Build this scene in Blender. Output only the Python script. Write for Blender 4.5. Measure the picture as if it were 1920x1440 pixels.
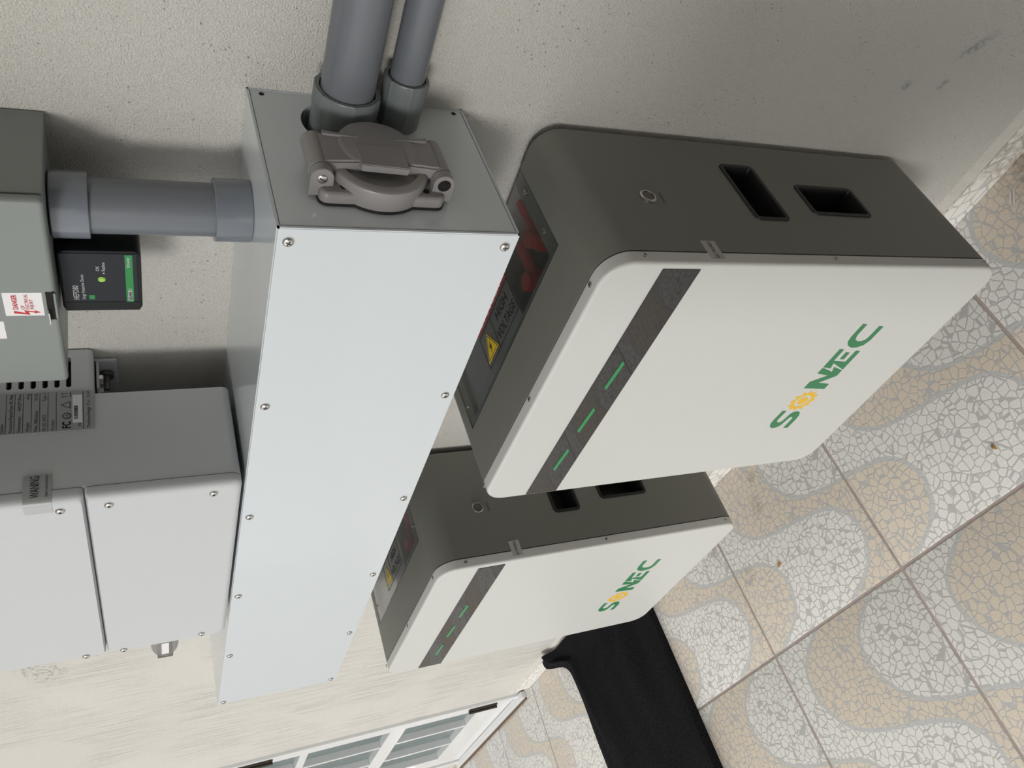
import bpy, bmesh, math, random
from mathutils import Vector, Matrix
random.seed(7)
scene = bpy.context.scene
for o in list(bpy.data.objects): bpy.data.objects.remove(o)
C = scene.collection

# ------------------------------------------------------------------ camera
cam_d = bpy.data.cameras.new('camera'); cam = bpy.data.objects.new('camera', cam_d); C.objects.link(cam)
RIGHT = Vector((0.62543727, 0.77838095, -0.05432604))
FWD = Vector((-0.71680863, 0.54566662, -0.43408907))
UP = Vector((-0.30824276, 0.31043686, 0.89923042))
m = Matrix.Identity(4)
for i in range(3):
    m[i][0] = -UP[i]; m[i][1] = RIGHT[i]; m[i][2] = -FWD[i]
m.translation = Vector((0.46242, -0.74209, 1.31415))
cam.matrix_world = m
cam_d.sensor_width = 36.0; cam_d.lens = 1487.473 / 1920 * 36.0
cam_d.clip_start = .02; cam_d.clip_end = 200
scene.camera = cam
# ------------------------------------------------------------------ world, light, exposure
w = bpy.data.worlds.new('sky'); scene.world = w; w.use_nodes = True
nt = w.node_tree; nt.nodes.clear()
bg = nt.nodes.new('ShaderNodeBackground'); wo = nt.nodes.new('ShaderNodeOutputWorld')
bg.inputs[0].default_value = (.985, 0.985, 0.975, 1); bg.inputs[1].default_value = 1.32
nt.links.new(bg.outputs[0], wo.inputs[0])
sun_d = bpy.data.lights.new('hazy_sun', 'SUN'); sun = bpy.data.objects.new('hazy_sun', sun_d); C.objects.link(sun)
sun_d.energy = 1.2; sun_d.angle = math.radians(12); sun_d.color = (1.0, .98, .94)
_az, _el = math.radians(6), math.radians(21)
sun.rotation_euler = Vector((math.sin(_az) * math.cos(_el), -math.cos(_az) * math.cos(_el), math.sin(_el))).to_track_quat('Z', 'Y').to_euler()
scene.view_settings.view_transform = 'Standard'; scene.view_settings.look = 'None'
scene.view_settings.gamma = 1.0; scene.view_settings.use_curve_mapping = False
scene.view_settings.exposure = 0.0

# ------------------------------------------------------------------ materials
MATS = {}
def mat(name, col, rough=.5, metal=0., spec=.5, bump=None, var=None, emit=None, trans=0., ior=1.45, coat=0.):
    if name in MATS: return MATS[name]
    M = bpy.data.materials.new(name); M.use_nodes = True; MATS[name] = M
    t = M.node_tree; b = t.nodes['Principled BSDF']
    b.inputs['Base Color'].default_value = (*col, 1); b.inputs['Roughness'].default_value = rough
    b.inputs['Metallic'].default_value = metal; b.inputs['Specular IOR Level'].default_value = spec
    b.inputs['Transmission Weight'].default_value = trans; b.inputs['IOR'].default_value = ior
    b.inputs['Coat Weight'].default_value = coat
    if emit:
        b.inputs['Emission Color'].default_value = (*emit[0], 1); b.inputs['Emission Strength'].default_value = emit[1]
    tc = t.nodes.new('ShaderNodeTexCoord')
    if var:
        sc, amt = var
        n = t.nodes.new('ShaderNodeTexNoise'); n.inputs['Scale'].default_value = sc; n.inputs['Detail'].default_value = 4
        t.links.new(tc.outputs['Object'], n.inputs['Vector'])
        mr = t.nodes.new('ShaderNodeMapRange'); mr.inputs[3].default_value = 1 - amt; mr.inputs[4].default_value = 1 + amt
        t.links.new(n.outputs[0], mr.inputs[0])
        mx = t.nodes.new('ShaderNodeMix'); mx.data_type = 'RGBA'; mx.blend_type = 'MULTIPLY'; mx.inputs[0].default_value = 1
        mx.inputs[6].default_value = (*col, 1); t.links.new(mr.outputs[0], mx.inputs[7]); t.links.new(mx.outputs[2], b.inputs['Base Color'])
    if bump:
        sc, st, dist = bump
        n = t.nodes.new('ShaderNodeTexNoise'); n.inputs['Scale'].default_value = sc; n.inputs['Detail'].default_value = 3
        t.links.new(tc.outputs['Object'], n.inputs['Vector'])
        bp = t.nodes.new('ShaderNodeBump'); bp.inputs['Strength'].default_value = st; bp.inputs['Distance'].default_value = dist
        t.links.new(n.outputs[0], bp.inputs['Height']); t.links.new(bp.outputs[0], b.inputs['Normal'])
    return M

class NB:   # tiny node helper
    def __init__(s, M): s.t = M.node_tree
    def n(s, typ, **kw):
        x = s.t.nodes.new(typ)
        for k, v in kw.items(): setattr(x, k, v)
        return x
    def l(s, a, b): s.t.links.new(a, b)
    def math(s, op, a, b=None, c=None, clamp=False):
        x = s.n('ShaderNodeMath', operation=op); x.use_clamp = clamp
        for i, v in enumerate((a, b, c)):
            if v is None: continue
            if isinstance(v, (int, float)): x.inputs[i].default_value = v
            else: s.l(v, x.inputs[i])
        return x.outputs[0]
    def mix(s, f, a, b, mode='MIX'):
        x = s.n('ShaderNodeMix', data_type='RGBA', blend_type=mode)
        for i, v in ((0, f), (6, a), (7, b)):
            if isinstance(v, (int, float)): x.inputs[i].default_value = v
            elif isinstance(v, tuple): x.inputs[i].default_value = (*v, 1)
            else: s.l(v, x.inputs[i])
        return x.outputs[2]
    def step(s, v, a, b):
        x = s.n('ShaderNodeMapRange', interpolation_type='SMOOTHSTEP'); s.l(v, x.inputs[0])
        x.inputs[1].default_value = a; x.inputs[2].default_value = b; return x.outputs[0]
    def noise(s, vec, sc, det=3, rough=.5):
        x = s.n('ShaderNodeTexNoise'); x.inputs['Scale'].default_value = sc; x.inputs['Detail'].default_value = det
        x.inputs['Roughness'].default_value = rough; s.l(vec, x.inputs['Vector']); return x.outputs[0]

def wall_mat():
    M = mat('stucco_wall', (.60, .575, .52), .85, spec=.25); b = NB(M); t = M.node_tree; p = t.nodes['Principled BSDF']
    tc = b.n('ShaderNodeTexCoord').outputs['Object']
    g1 = b.noise(tc, 480, 2, .6); g2 = b.noise(tc, 900, 2); big = b.noise(tc, 2.2, 4)
    mp = b.n('ShaderNodeMapping'); mp.inputs['Scale'].default_value = (420, 1, 2.6); b.l(tc, mp.inputs[0])
    st = b.noise(mp.outputs[0], 1.5, 4, .62)
    sx = b.n('ShaderNodeSeparateXYZ'); b.l(tc, sx.inputs[0])
    leftm = b.math('SUBTRACT', 1, b.step(sx.outputs[0], -1.6, -.6))
    streak = b.math('MULTIPLY', b.math('MULTIPLY', b.step(st, .565, .64), b.step(b.noise(tc, 3.5, 2), .38, .55)), leftm)
    col = b.mix(big, (.63, .613, .57), (.69, .67, .63))
    col = b.mix(b.math('MULTIPLY', streak, .5), col, (.34, .31, .26))
    # pits
    vo = b.n('ShaderNodeTexVoronoi'); vo.inputs['Scale'].default_value = 120; b.l(tc, vo.inputs['Vector'])
    pit = b.math('MULTIPLY', b.math('SUBTRACT', 1, b.step(vo.outputs['Distance'], .05, .16)), b.step(b.noise(tc, 14, 2), .45, .62))
    col = b.mix(b.math('MULTIPLY', pit, .35), col, (.3, .28, .24))
    # old blue-grey paint rub marks low on the wall
    for (cx, cz, sx_, sz_, ang) in ((.176, .262, .045, .012, .75), (.107, .336, .012, .010, .5), (.116, .271, .014, .009, .6)):
        mm = b.n('ShaderNodeMapping'); mm.vector_type = 'TEXTURE'; mm.inputs['Location'].default_value = (cx, 0, cz)
        mm.inputs['Rotation'].default_value = (0, ang, 0); mm.inputs['Scale'].default_value = (sx_, 1, sz_); b.l(tc, mm.inputs[0])
        ln = b.n('ShaderNodeVectorMath', operation='LENGTH'); b.l(mm.outputs[0], ln.inputs[0])
        k = b.math('MULTIPLY', b.math('SUBTRACT', 1, b.step(ln.outputs['Value'], .2, 1.0)), b.step(b.noise(tc, 160, 2), .3, .65))
        col = b.mix(b.math('MULTIPLY', k, .55), col, (.17, .24, .27))
    for (cx, cz, rr) in ((-1.42, 1.50, .075), (-1.38, 1.535, .05)):          # mouldy scuff
        mm = b.n('ShaderNodeMapping'); mm.vector_type = 'TEXTURE'; mm.inputs['Location'].default_value = (cx, 0, cz); mm.inputs['Scale'].default_value = (rr, 1, rr * .7); b.l(tc, mm.inputs[0])
        ln = b.n('ShaderNodeVectorMath', operation='LENGTH'); b.l(mm.outputs[0], ln.inputs[0])
        k = b.math('MULTIPLY', b.math('SUBTRACT', 1, b.step(ln.outputs['Value'], .2, 1.0)), b.step(b.noise(tc, 110, 4), .45, .62))
        col = b.mix(b.math('MULTIPLY', k, .5), col, (.22, .2, .15))
    b.l(col, p.inputs['Base Color'])
    h = b.math('ADD', b.math('MULTIPLY', g1, 1.0), b.math('MULTIPLY', g2, .35))
    h = b.math('SUBTRACT', h, b.math('MULTIPLY', streak, .5)); h = b.math('SUBTRACT', h, b.math('MULTIPLY', pit, .8))
    amt = b.math('SUBTRACT', 1, b.math('MULTIPLY', leftm, .6))
    h = b.math('MULTIPLY', h, amt)
    bp = b.n('ShaderNodeBump'); bp.inputs['Strength'].default_value = .8; bp.inputs['Distance'].default_value = .0045
    b.l(h, bp.inputs['Height']); b.l(bp.outputs[0], p.inputs['Normal'])
    return M

TS = .445
def tile_mat(name='pebble_tile', strip=False):
    M = mat(name, (.6, .59, .57), .32, spec=.5); b = NB(M); p = M.node_tree.nodes['Principled BSDF']
    tc = b.n('ShaderNodeTexCoord').outputs['Object']
    vo = b.n('ShaderNodeTexVoronoi', feature='DISTANCE_TO_EDGE'); vo.inputs['Scale'].default_value = 60 if not strip else 40
    vo.inputs['Randomness'].default_value = .78
    flat = b.n('ShaderNodeMapping'); flat.inputs['Scale'].default_value = (1, 1, 0) if not strip else (.8, 0, 1.2)
    b.l(tc, flat.inputs[0])
    wob = b.n('ShaderNodeTexNoise'); wob.inputs['Scale'].default_value = 18; b.l(flat.outputs[0], wob.inputs['Vector'])
    ad = b.n('ShaderNodeVectorMath', operation='MULTIPLY_ADD'); b.l(wob.outputs['Color'], ad.inputs[0])
    ad.inputs[1].default_value = (.010, .010, 0) if not strip else (.01, 0, .01); b.l(flat.outputs[0], ad.inputs[2])
    b.l(ad.outputs[0], vo.inputs['Vector'])
    edge = b.step(vo.outputs['Distance'], .030, .075)          # 1 inside a pebble
    white = (.93, .92, .90); beige = (.85, .755, .64); line = (.57, .56, .55)
    gr = b.noise(tc, 900, 2); spk = b.noise(tc, 420, 2)
    if not strip:
        s = b.n('ShaderNodeSeparateXYZ'); b.l(tc, s.inputs[0])
        P = b.math('DIVIDE', s.outputs[0], TS); Q = b.math('DIVIDE', s.outputs[1], TS)
        pts = [(0, .66), (.02, .70), (.06, .79), (.12, .88), (.17, .91), (.25, .93), (.35, .89), (.40, .83), (.44, .71), (.47, .55), (.50, .40), (.55, .27), (.64, .18), (.76, .14), (.86, .16), (.93, .24), (.98, .33), (1, .37)]
        fc = b.n('ShaderNodeFloatCurve'); cu = fc.mapping.curves[0]
        sl = b.n('ShaderNodeFloatCurve'); cs = sl.mapping.curves[0]
        def fill(c, pp):
            c.points[0].location = pp[0]; c.points[1].location = pp[-1]
            for q in pp[1:-1]: c.points.new(*q)
        fill(cu, pts)
        sp = []
        for i, (q, v) in enumerate(pts):
            a = pts[max(0, i - 1)]; c = pts[min(len(pts) - 1, i + 1)]
            d = (c[1] - a[1]) / (c[0] - a[0]); sp.append((q, 1 / math.sqrt(1 + d * d)))
        fill(cs, sp)
        fc.mapping.update(); sl.mapping.update()
        b.l(Q, fc.inputs['Value']); b.l(Q, sl.inputs['Value'])
        fr = b.math('FRACT', b.math('ADD', b.math('SUBTRACT', P, fc.outputs[0]), 2.0))
        inside = b.math('LESS_THAN', fr, .42)
        d0 = b.math('MINIMUM', fr, b.math('SUBTRACT', 1, fr)); d1 = b.math('ABSOLUTE', b.math('SUBTRACT', fr, .42))
        dd = b.math('MULTIPLY', b.math('MINIMUM', d0, d1), sl.outputs[0])
        wl = b.math('SUBTRACT', 1, b.step(dd, .0085, .0125))
        peb = b.mix(inside, white, beige)
    else:
        peb = b.mix(.15, white, beige); wl = None
    peb = b.mix(b.step(spk, .35, .7), b.mix(1., peb, (.88, .87, .85), 'MULTIPLY'), peb)
    col = b.mix(edge, line, peb)
    if wl is not None: col = b.mix(wl, col, (.62, .62, .615))
    wp = b.n('ShaderNodeNewGeometry').outputs['Position']
    dirt = b.step(b.noise(wp, 6, 4), .60, .75)
    col = b.mix(b.math('MULTIPLY', dirt, .10), col, (.35, .28, .2))
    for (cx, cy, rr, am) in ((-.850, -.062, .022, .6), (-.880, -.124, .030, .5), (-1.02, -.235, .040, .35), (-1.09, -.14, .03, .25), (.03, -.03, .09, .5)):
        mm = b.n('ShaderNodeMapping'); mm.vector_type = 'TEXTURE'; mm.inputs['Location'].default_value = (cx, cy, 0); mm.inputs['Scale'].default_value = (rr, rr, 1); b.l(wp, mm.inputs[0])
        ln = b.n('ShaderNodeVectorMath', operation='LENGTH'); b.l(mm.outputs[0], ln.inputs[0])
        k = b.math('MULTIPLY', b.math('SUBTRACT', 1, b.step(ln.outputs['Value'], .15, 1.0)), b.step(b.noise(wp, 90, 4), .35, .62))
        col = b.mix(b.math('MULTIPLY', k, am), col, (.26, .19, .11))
    b.l(col, p.inputs['Base Color'])
    ro = b.math('ADD', .22, b.math('MULTIPLY', gr, .22)); b.l(ro, p.inputs['Roughness'])
    h = b.math('ADD', b.math('MULTIPLY', edge, 1.0), b.math('MULTIPLY', gr, .8))
    bp = b.n('ShaderNodeBump'); bp.inputs['Strength'].default_value = .35; bp.inputs['Distance'].default_value = .0012
    b.l(h, bp.inputs['Height']); b.l(bp.outputs[0], p.inputs['Normal'])
    return M

M_wall = wall_mat()
M_tile = tile_mat(); M_base = tile_mat('pebble_baseboard', True)
M_grout = mat('grout', (.46, .39, .36), .9, var=(40, .25))
M_grout2 = mat('pale_mortar', (.62, .59, .54), .9, var=(60, .15), bump=(200, .4, .003))
M_white = mat('warm_white_paint', (.60, .605, .58), .38)
M_grey = mat('grey_paint', (.19, .19, .167), .42, bump=(1500, .05, .0005))
M_gut = mat('gloss_white_steel', (.62, .665, .695), .16, spec=.5, coat=.25)
M_inv = mat('matte_white_shell', (.55, .57, .585), .5, bump=(700, .12, .0008))
M_load = mat('grey_green_steel', (.225, .248, .237), .38)
M_black = mat('black_plastic', (.012, .012, .013), .45)
M_dark = mat('dark_void', (.006, .006, .006), .8)
M_strip = mat('black_gloss_acrylic', (.022, .020, .020), .02, spec=.75)
M_chrome = mat('steel_screw', (.62, .60, .58), .25, 1.)
M_slot = mat('screw_slot', (.03, .03, .03), .7)
M_green = mat('logo_green', (.035, .21, .085), .4)
M_yellow = mat('logo_yellow', (.80, .48, .03), .4)
M_warn = mat('warning_yellow', (.78, .55, .03), .4)
M_ink = mat('black_ink', (.008, .008, .008), .5)
M_led = mat('led_green', (.03, .24, .085), .1, emit=((.05, .8, .2), .03))
M_acr = mat('clear_acrylic', (.85, .87, .87), .04, trans=1., ior=1.45)
M_red = mat('red_insulation', (.42, .02, .02), .45)
M_pvc = mat('grey_pvc', (.15, .163, .182), .3, var=(30, .06))
M_pvc2 = mat('grey_pvc_fitting', (.17, .19, .195), .35)
M_pvc3 = mat('grey_pvc_pale', (.165, .182, .21), .22, coat=.3)
M_inlet = mat('warm_grey_plastic', (.25, .24, .24), .35)
M_spd = mat('slate_plastic', (.018, .020, .026), .4, spec=.3)
M_spd2 = mat('dark_housing', (.008, .009, .010), .38, spec=.3)
M_sgreen = mat('label_green', (.02, .24, .06), .45)
M_txt = mat('pale_print', (.55, .56, .58), .5)
M_lab = mat('silver_label', (.34, .355, .36), .35, .0)
M_foil = mat('foil_label', (.42, .43, .43), .25, .35)
M_sticker = mat('white_sticker', (.78, .77, .78), .4)
M_redink = mat('red_ink', (.55, .03, .04), .5)
M_door = mat('white_enamel', (.80, .81, .82), .18, coat=.3)
M_glass = mat('frosted_reflection_glass', (.16, .205, .205), .12, spec=.7, var=(9, .3))  # opaque teal holds the reflection and the dark room behind the panes
M_hinge = mat('bronze_hinge', (.06, .052, .042), .4, .6)
M_brush = mat('brushed_silver', (.42, .42, .44), .25, 1.)
M_bolt = mat('dull_bolt', (.16, .155, .15), .45, .7)
M_ceil = mat('ceiling_paint', (.70, .68, .64), .9)
M_conc = mat('pale_concrete', (.55, .54, .52), .9, var=(3, .1))
M_pale = mat('qc_paper', (.45, .44, .42), .5)
M_leaf = mat('dry_leaf', (.42, .24, .08), .7)

# ------------------------------------------------------------------ helpers
ORG = {}
def org(o): return ORG.get(o.name, Vector((0, 0, 0))) if o else Vector((0, 0, 0))
def finish(me, smooth=True, ang=35):
    if smooth:
        me.shade_smooth(); me.set_sharp_from_angle(angle=math.radians(ang))
def tag(o, label, cat, group=None, kind=None):
    if label: o['label'] = label
    if cat: o['category'] = cat
    if group: o['group'] = group
    if kind: o['kind'] = kind
    return o
def thing(name, loc, label, cat, group=None):
    o = bpy.data.objects.new(name, None); C.objects.link(o); o.location = loc; o.empty_display_size = .05
    ORG[o.name] = Vector(loc); return tag(o, label, cat, group)
def obj(name, bm, mats, parent=None, smooth=True, ang=35, loc=None, recalc=True):
    """bm holds world coordinates; the object's origin goes to its parent's root (or loc)"""
    L = org(parent) if parent else Vector(loc or (0, 0, 0))
    if L.length: bmesh.ops.translate(bm, verts=bm.verts, vec=-L)
    if recalc: bmesh.ops.recalc_face_normals(bm, faces=bm.faces)
    me = bpy.data.meshes.new(name); bm.to_mesh(me); bm.free()
    for k in (mats if isinstance(mats, (list, tuple)) else [mats]): me.materials.append(k)
    finish(me, smooth, ang)
    o = bpy.data.objects.new(name, me); C.objects.link(o)
    if parent: o.parent = parent
    else: o.location = L
    ORG[o.name] = L
    if smooth: wn(o)
    return o
def wn(o):
    md = o.modifiers.new('weighted_normal', 'WEIGHTED_NORMAL'); md.keep_sharp = True; md.weight = 100
def box(bm, x0, x1, y0, y1, z0, z1, bev=0, seg=2, mi=0):
    vs = [bm.verts.new((x, y, z)) for z in (z0, z1) for y in (y0, y1) for x in (x0, x1)]
    fs = [bm.faces.new([vs[i] for i in q]) for q in ((0, 2, 3, 1), (4, 5, 7, 6), (0, 1, 5, 4), (2, 6, 7, 3), (0, 4, 6, 2), (1, 3, 7, 5))]
    for f in fs: f.material_index = mi
    if bev:
        es = list({e for f in fs for e in f.edges})
        bmesh.ops.bevel(bm, geom=es, offset=bev, segments=seg, profile=.5, affect='EDGES', clamp_overlap=True)
    return vs
def newbox(*a, **k):
    bm = bmesh.new(); box(bm, *a, **k); return bm
def frame(ax):
    ax = Vector(ax).normalized(); t = Vector((0, 0, 1)) if abs(ax.z) < .9 else Vector((1, 0, 0))
    u = t.cross(ax).normalized(); return u, ax.cross(u), ax
def lathe(bm, p0, ax, prof, n=32, mi=0, cap=True, mod=None):
    """prof: list of (dist along ax, radius)"""
    u, v, a = frame(ax); p0 = Vector(p0); rings = []
    for (d, r) in prof:
        ring = []
        for k in range(n):
            th = 2 * math.pi * k / n; rr = r * (mod(th) if mod else 1)
            ring.append(bm.verts.new(p0 + a * d + (u * math.cos(th) + v * math.sin(th)) * rr))
        rings.append(ring)
    for i in range(len(rings) - 1):
        for k in range(n):
            f = bm.faces.new((rings[i][k], rings[i][(k + 1) % n], rings[i + 1][(k + 1) % n], rings[i + 1][k])); f.material_index = mi
    if cap:
        for r_ in (rings[0], rings[-1]):
            f = bm.faces.new(r_); f.material_index = mi
    return rings
def rrect(x0, x1, z0, z1, r, n=8):
    pts = []
    for (cx, cz, a0) in ((x1 - r, z1 - r, 0), (x0 + r, z1 - r, 90), (x0 + r, z0 + r, 180), (x1 - r, z0 + r, 270)):
        for k in range(n + 1):
            a = math.radians(a0 + 90 * k / n); pts.append((cx + r * math.cos(a), cz + r * math.sin(a)))
    return pts
def loft(bm, rings, mi=0, cap0=True, cap1=True):
    R = [[bm.verts.new(p) for p in r] for r in rings]
    n = len(R[0])
    for i in range(len(R) - 1):
        for k in range(n):
            f = bm.faces.new((R[i][k], R[i][(k + 1) % n], R[i + 1][(k + 1) % n], R[i + 1][k])); f.material_index = mi
    if cap0: bm.faces.new(R[0]).material_index = mi
    if cap1: bm.faces.new(R[-1]).material_index = mi
def rr_loft(bm, x0, x1, z0, z1, r, steps, n=8, mi=0, axis='y', cap0=True, cap1=True):
    """steps: (depth, inset); a rounded rectangle swept along an axis"""
    rings = []
    for (d, i) in steps:
        p = rrect(x0 + i, x1 - i, z0 + i, z1 - i, max(r - i, .0004), n)
        rings.append([(a, d, b) if axis == 'y' else ((d, a, b) if axis == 'x' else (a, b, d)) for a, b in p])
    loft(bm, rings, mi, cap0, cap1)
def poly(bm, pts3, thick, mi=0):
    """flat polygon with a little thickness along the given vector"""
    t = Vector(thick); a = [bm.verts.new(p) for p in pts3]; b = [bm.verts.new(Vector(p) + t) for p in pts3]; n = len(a)
    bm.faces.new(a).material_index = mi; bm.faces.new(b).material_index = mi
    for k in range(n): bm.faces.new((a[k], a[(k + 1) % n], b[(k + 1) % n], b[k])).material_index = mi
_tc = {}
def text_geo(s, bold=0.):
    key = (s, bold)
    if key in _tc: return _tc[key]
    cu = bpy.data.curves.new('t', 'FONT'); cu.body = s; cu.size = 1; cu.offset = bold; cu.resolution_u = 3
    o = bpy.data.objects.new('t', cu); C.objects.link(o)
    dg = bpy.context.evaluated_depsgraph_get(); dg.update()
    me = o.evaluated_get(dg).to_mesh()
    vs = [tuple(v.co) for v in me.vertices]; fs = [tuple(f.vertices) for f in me.polygons]
    o.evaluated_get(dg).to_mesh_clear(); bpy.data.objects.remove(o); bpy.data.curves.remove(cu)
    _tc[key] = (vs, fs); return _tc[key]
def text(bm, s, pos, right, up, h, width=None, off=.0003, align='l', bold=0., mi=0):
    """h: cap height in metres; width: squeeze to this length"""
    vs, fs = text_geo(s, bold)
    if not vs: return
    x0 = min(v[0] for v in vs); x1 = max(v[0] for v in vs); k = h / .70
    kx = k if width is None else width / (x1 - x0)
    right = Vector(right).normalized(); up = Vector(up).normalized(); nrm = right.cross(up)
    sh = {'l': 0, 'c': -(x1 - x0) * kx / 2, 'r': -(x1 - x0) * kx}[align]
    P = Vector(pos) + nrm * off
    nv = [bm.verts.new(P + right * ((v[0] - x0) * kx + sh) + up * (v[1] * k)) for v in vs]
    for f in fs:
        try: bm.faces.new([nv[i] for i in f]).material_index = mi
        except ValueError: pass
def cut(o, cutters):
    """boolean-subtract boxes (own bmeshes, same space as o's mesh)"""
    for bm in cutters:
        bmesh.ops.recalc_face_normals(bm, faces=bm.faces)
        me = bpy.data.meshes.new('cut'); bm.to_mesh(me); bm.free()
        c = bpy.data.objects.new('cut', me); C.objects.link(c)
        c.location = o.parent.location if o.parent else o.location
        bpy.context.view_layer.update()
        o.modifiers.clear(); md = o.modifiers.new('b', 'BOOLEAN'); md.operation = 'DIFFERENCE'; md.solver = 'EXACT'; md.object = c
        dg = bpy.context.evaluated_depsgraph_get(); dg.update()
        nm = bpy.data.meshes.new_from_object(o.evaluated_get(dg)); o.modifiers.clear(); o.data = nm; wn(o)
        bpy.data.objects.remove(c)
        finish(nm)
# shared screw meshes, head facing +Z
def screw_mesh(name, r, h, slot='cross', m0=None):
    bm = bmesh.new()
    lathe(bm, (0, 0, 0), (0, 0, 1), [(0, r), (h * .35, r), (h * .7, r * .86), (h * .93, r * .55), (h, r * .25)], 16)
    if slot == 'cross':
        box(bm, -r * .5, r * .5, -r * .11, r * .11, h * .82, h * 1.03, mi=1); box(bm, -r * .11, r * .11, -r * .5, r * .5, h * .82, h * 1.03, mi=1)
    elif slot == 'hex':
        lathe(bm, (0, 0, h * .9), (0, 0, 1), [(0, r * .38), (h * .14, r * .38)], 6, mi=1)
    else:
        box(bm, -r * .75, r * .75, -r * .13, r * .13, h * .8, h * 1.03, mi=1)
    bmesh.ops.recalc_face_normals(bm, faces=bm.faces)
    me = bpy.data.meshes.new(name); bm.to_mesh(me); bm.free(); me.materials.append(m0 or M_chrome); me.materials.append(M_slot); finish(me)
    return me
S_pan = screw_mesh('pan_screw', .0052, .0030); S_hex = screw_mesh('button_screw', .0050, .0030, 'hex')
S_small = screw_mesh('small_screw', .0036, .0012, 'cross'); S_slot = screw_mesh('slot_screw', .0046, .0016, 'slot')
ROT = {'-y': (math.pi / 2, 0, 0), '+x': (0, math.pi / 2, 0), '+z': (0, 0, 0), '-x': (0, -math.pi / 2, 0)}
def screw(me, pos, d, parent, spin=None):
    o = bpy.data.objects.new('screw', me); C.objects.link(o); o.parent = parent
    o.location = Vector(pos) - org(parent)
    e = Matrix.Rotation(0, 4, 'Z')
    from mathutils import Euler
    q = Euler(ROT[d]).to_matrix().to_4x4() @ Matrix.Rotation(random.uniform(0, 3) if spin is None else spin, 4, 'Z')
    o.rotation_euler = q.to_euler(); return o
def copy_tree(o, parent=None):
    c = o.copy(); C.objects.link(c); c.parent = parent
    for ch in list(o.children): copy_tree(ch, c)
    return c
X, Y, Z = Vector((1, 0, 0)), Vector((0, 1, 0)), Vector((0, 0, 1))

# ------------------------------------------------------------------ setting
DX0, DX1, DH = -3.44, -2.50, 2.12       # door opening
bm = bmesh.new()
box(bm, DX1, 2.2, 0, .15, -.05, 2.8); box(bm, -6.5, DX0, 0, .15, -.05, 2.8); box(bm, DX0, DX1, 0, .15, DH, 2.8)
tag(obj('wall_back', bm, M_wall, smooth=False), 'cream stucco wall behind the equipment', None, kind='structure')
floor = tag(obj('floor', newbox(-4.2, 2.2, -3.1, .15, -.05, -.0018), M_grout), 'pinkish grout bed of the tiled terrace floor', None, kind='structure')
bm = bmesh.new(); j = .0032
box(bm, j, TS - j, j, TS - j, -.010, 0, bev=.0016, seg=2)
bmesh.ops.recalc_face_normals(bm, faces=bm.faces)
tme = bpy.data.meshes.new('floor_tile'); bm.to_mesh(tme); bm.free(); tme.materials.append(M_tile); finish(tme)
for i in range(-8, 6):
    for k in range(-6, 1):
        x, y = -.62 + i * TS, -.419 + k * TS
        o = bpy.data.objects.new('floor_tile', tme); C.objects.link(o); o.parent = floor
        o.location = (x, y, random.uniform(-.0006, .0004))
bm = bmesh.new(); box(bm, -2.42, 2.2, -.012, .001, 0, .0565, bev=.0015)
bb = tag(obj('baseboard_back', bm, M_base), 'low tile skirting with pebble print along the wall', None, kind='structure')
bm = bmesh.new(); poly(bm, [(-2.46, 0, .0565), (-2.46, -.010, .0565), (-2.46, 0, .070)], (4.6, 0, 0))
obj('mortar_fillet', bm, M_grout2, bb, smooth=False)
tag(obj('ceiling', newbox(-4.2, 2.2, -1.9, .15, 2.8, 2.9), M_ceil), 'unseen terrace ceiling, added to shape the light', None, kind='structure')  # out of view, added with its front edge set to shape the light
tag(obj('shade_wall_right', newbox(2.2, 2.35, -3.1, .15, -.05, 2.9), mat('dim_bounce_brown', (.36, .32, .28), .8), smooth=False), 'unseen side wall added to dim light from the right', None, kind='structure')  # added out of view, dark brown to cut bounce from the right
tag(obj('shade_wall_low', newbox(.15, 2.2, -1.5, -1.4, -.05, 1.36), M_wall, smooth=False), 'unseen low wall added to shade the lower right', None, kind='structure')  # added out of view, blocks the low sun from the wall's lower right
tag(obj('shade_wall_front', newbox(1.3, 2.35, -3.05, -2.9, -.05, 2.9), M_wall, smooth=False), 'unseen wall piece added to block light from the front right', None, kind='structure')  # added out of view to block light from the front right
tag(obj('shade_wall_left', newbox(-4.9, -4.75, -2.2, .15, -.05, 2.9), M_wall, smooth=False), 'unseen end wall added to cut light from the left', None, kind='structure')  # added out of view to hold back light from the far left
tag(obj('ground', newbox(-30, 30, -30, -.5, -.2, -.06), M_conc), 'pale concrete yard beyond the terrace', None, kind='structure')

# ---- door
door = tag(obj('door_1', newbox(DX0 - .0, DX0 + .05, -.012, .05, 0, DH, bev=.002), M_door), 'white enamelled door with narrow glazed panes', None, kind='structure')
def dpart(name, *a, m=None, bev=.003, parent=None):
    return obj(name, newbox(*a, bev=bev), m or M_door, parent or door)
dpart('door_frame', DX1 - .030, DX1 + .0, -.012, .05, 0, DH)
dpart('door_frame', DX0, DX1, -.012, .05, DH - .05, DH)
yf = -.004
dpart('stile', -2.595, DX1 - .034, yf, .04, .012, DH - .05); dpart('stile', DX0 + .054, -3.26, yf, .04, .012, DH - .05)
rows = [(.155, .450), (.512, .812), (.842, 1.14), (1.17, 1.47), (1.50, 1.80)]
zb = .012
for k, (a, b_) in enumerate(rows + [(DH - .05, 0)]):
    dpart('rail', -3.26, -2.595, yf + .001, .04, zb, a); zb = b_
for (x0, x1) in ((-2.802, -2.786), (-3.045, -3.028)):
    for (a, b_) in rows: dpart('glazing_bar', x0, x1, yf + .002, .038, a, b_, bev=.002)
for (x0, x1) in ((-2.786, -2.595), (-3.028, -2.802), (-3.26, -3.045)):
    for (a, b_) in rows: dpart('pane', x0, x1, .024, .030, a, b_, m=M_glass, bev=0)
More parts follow.
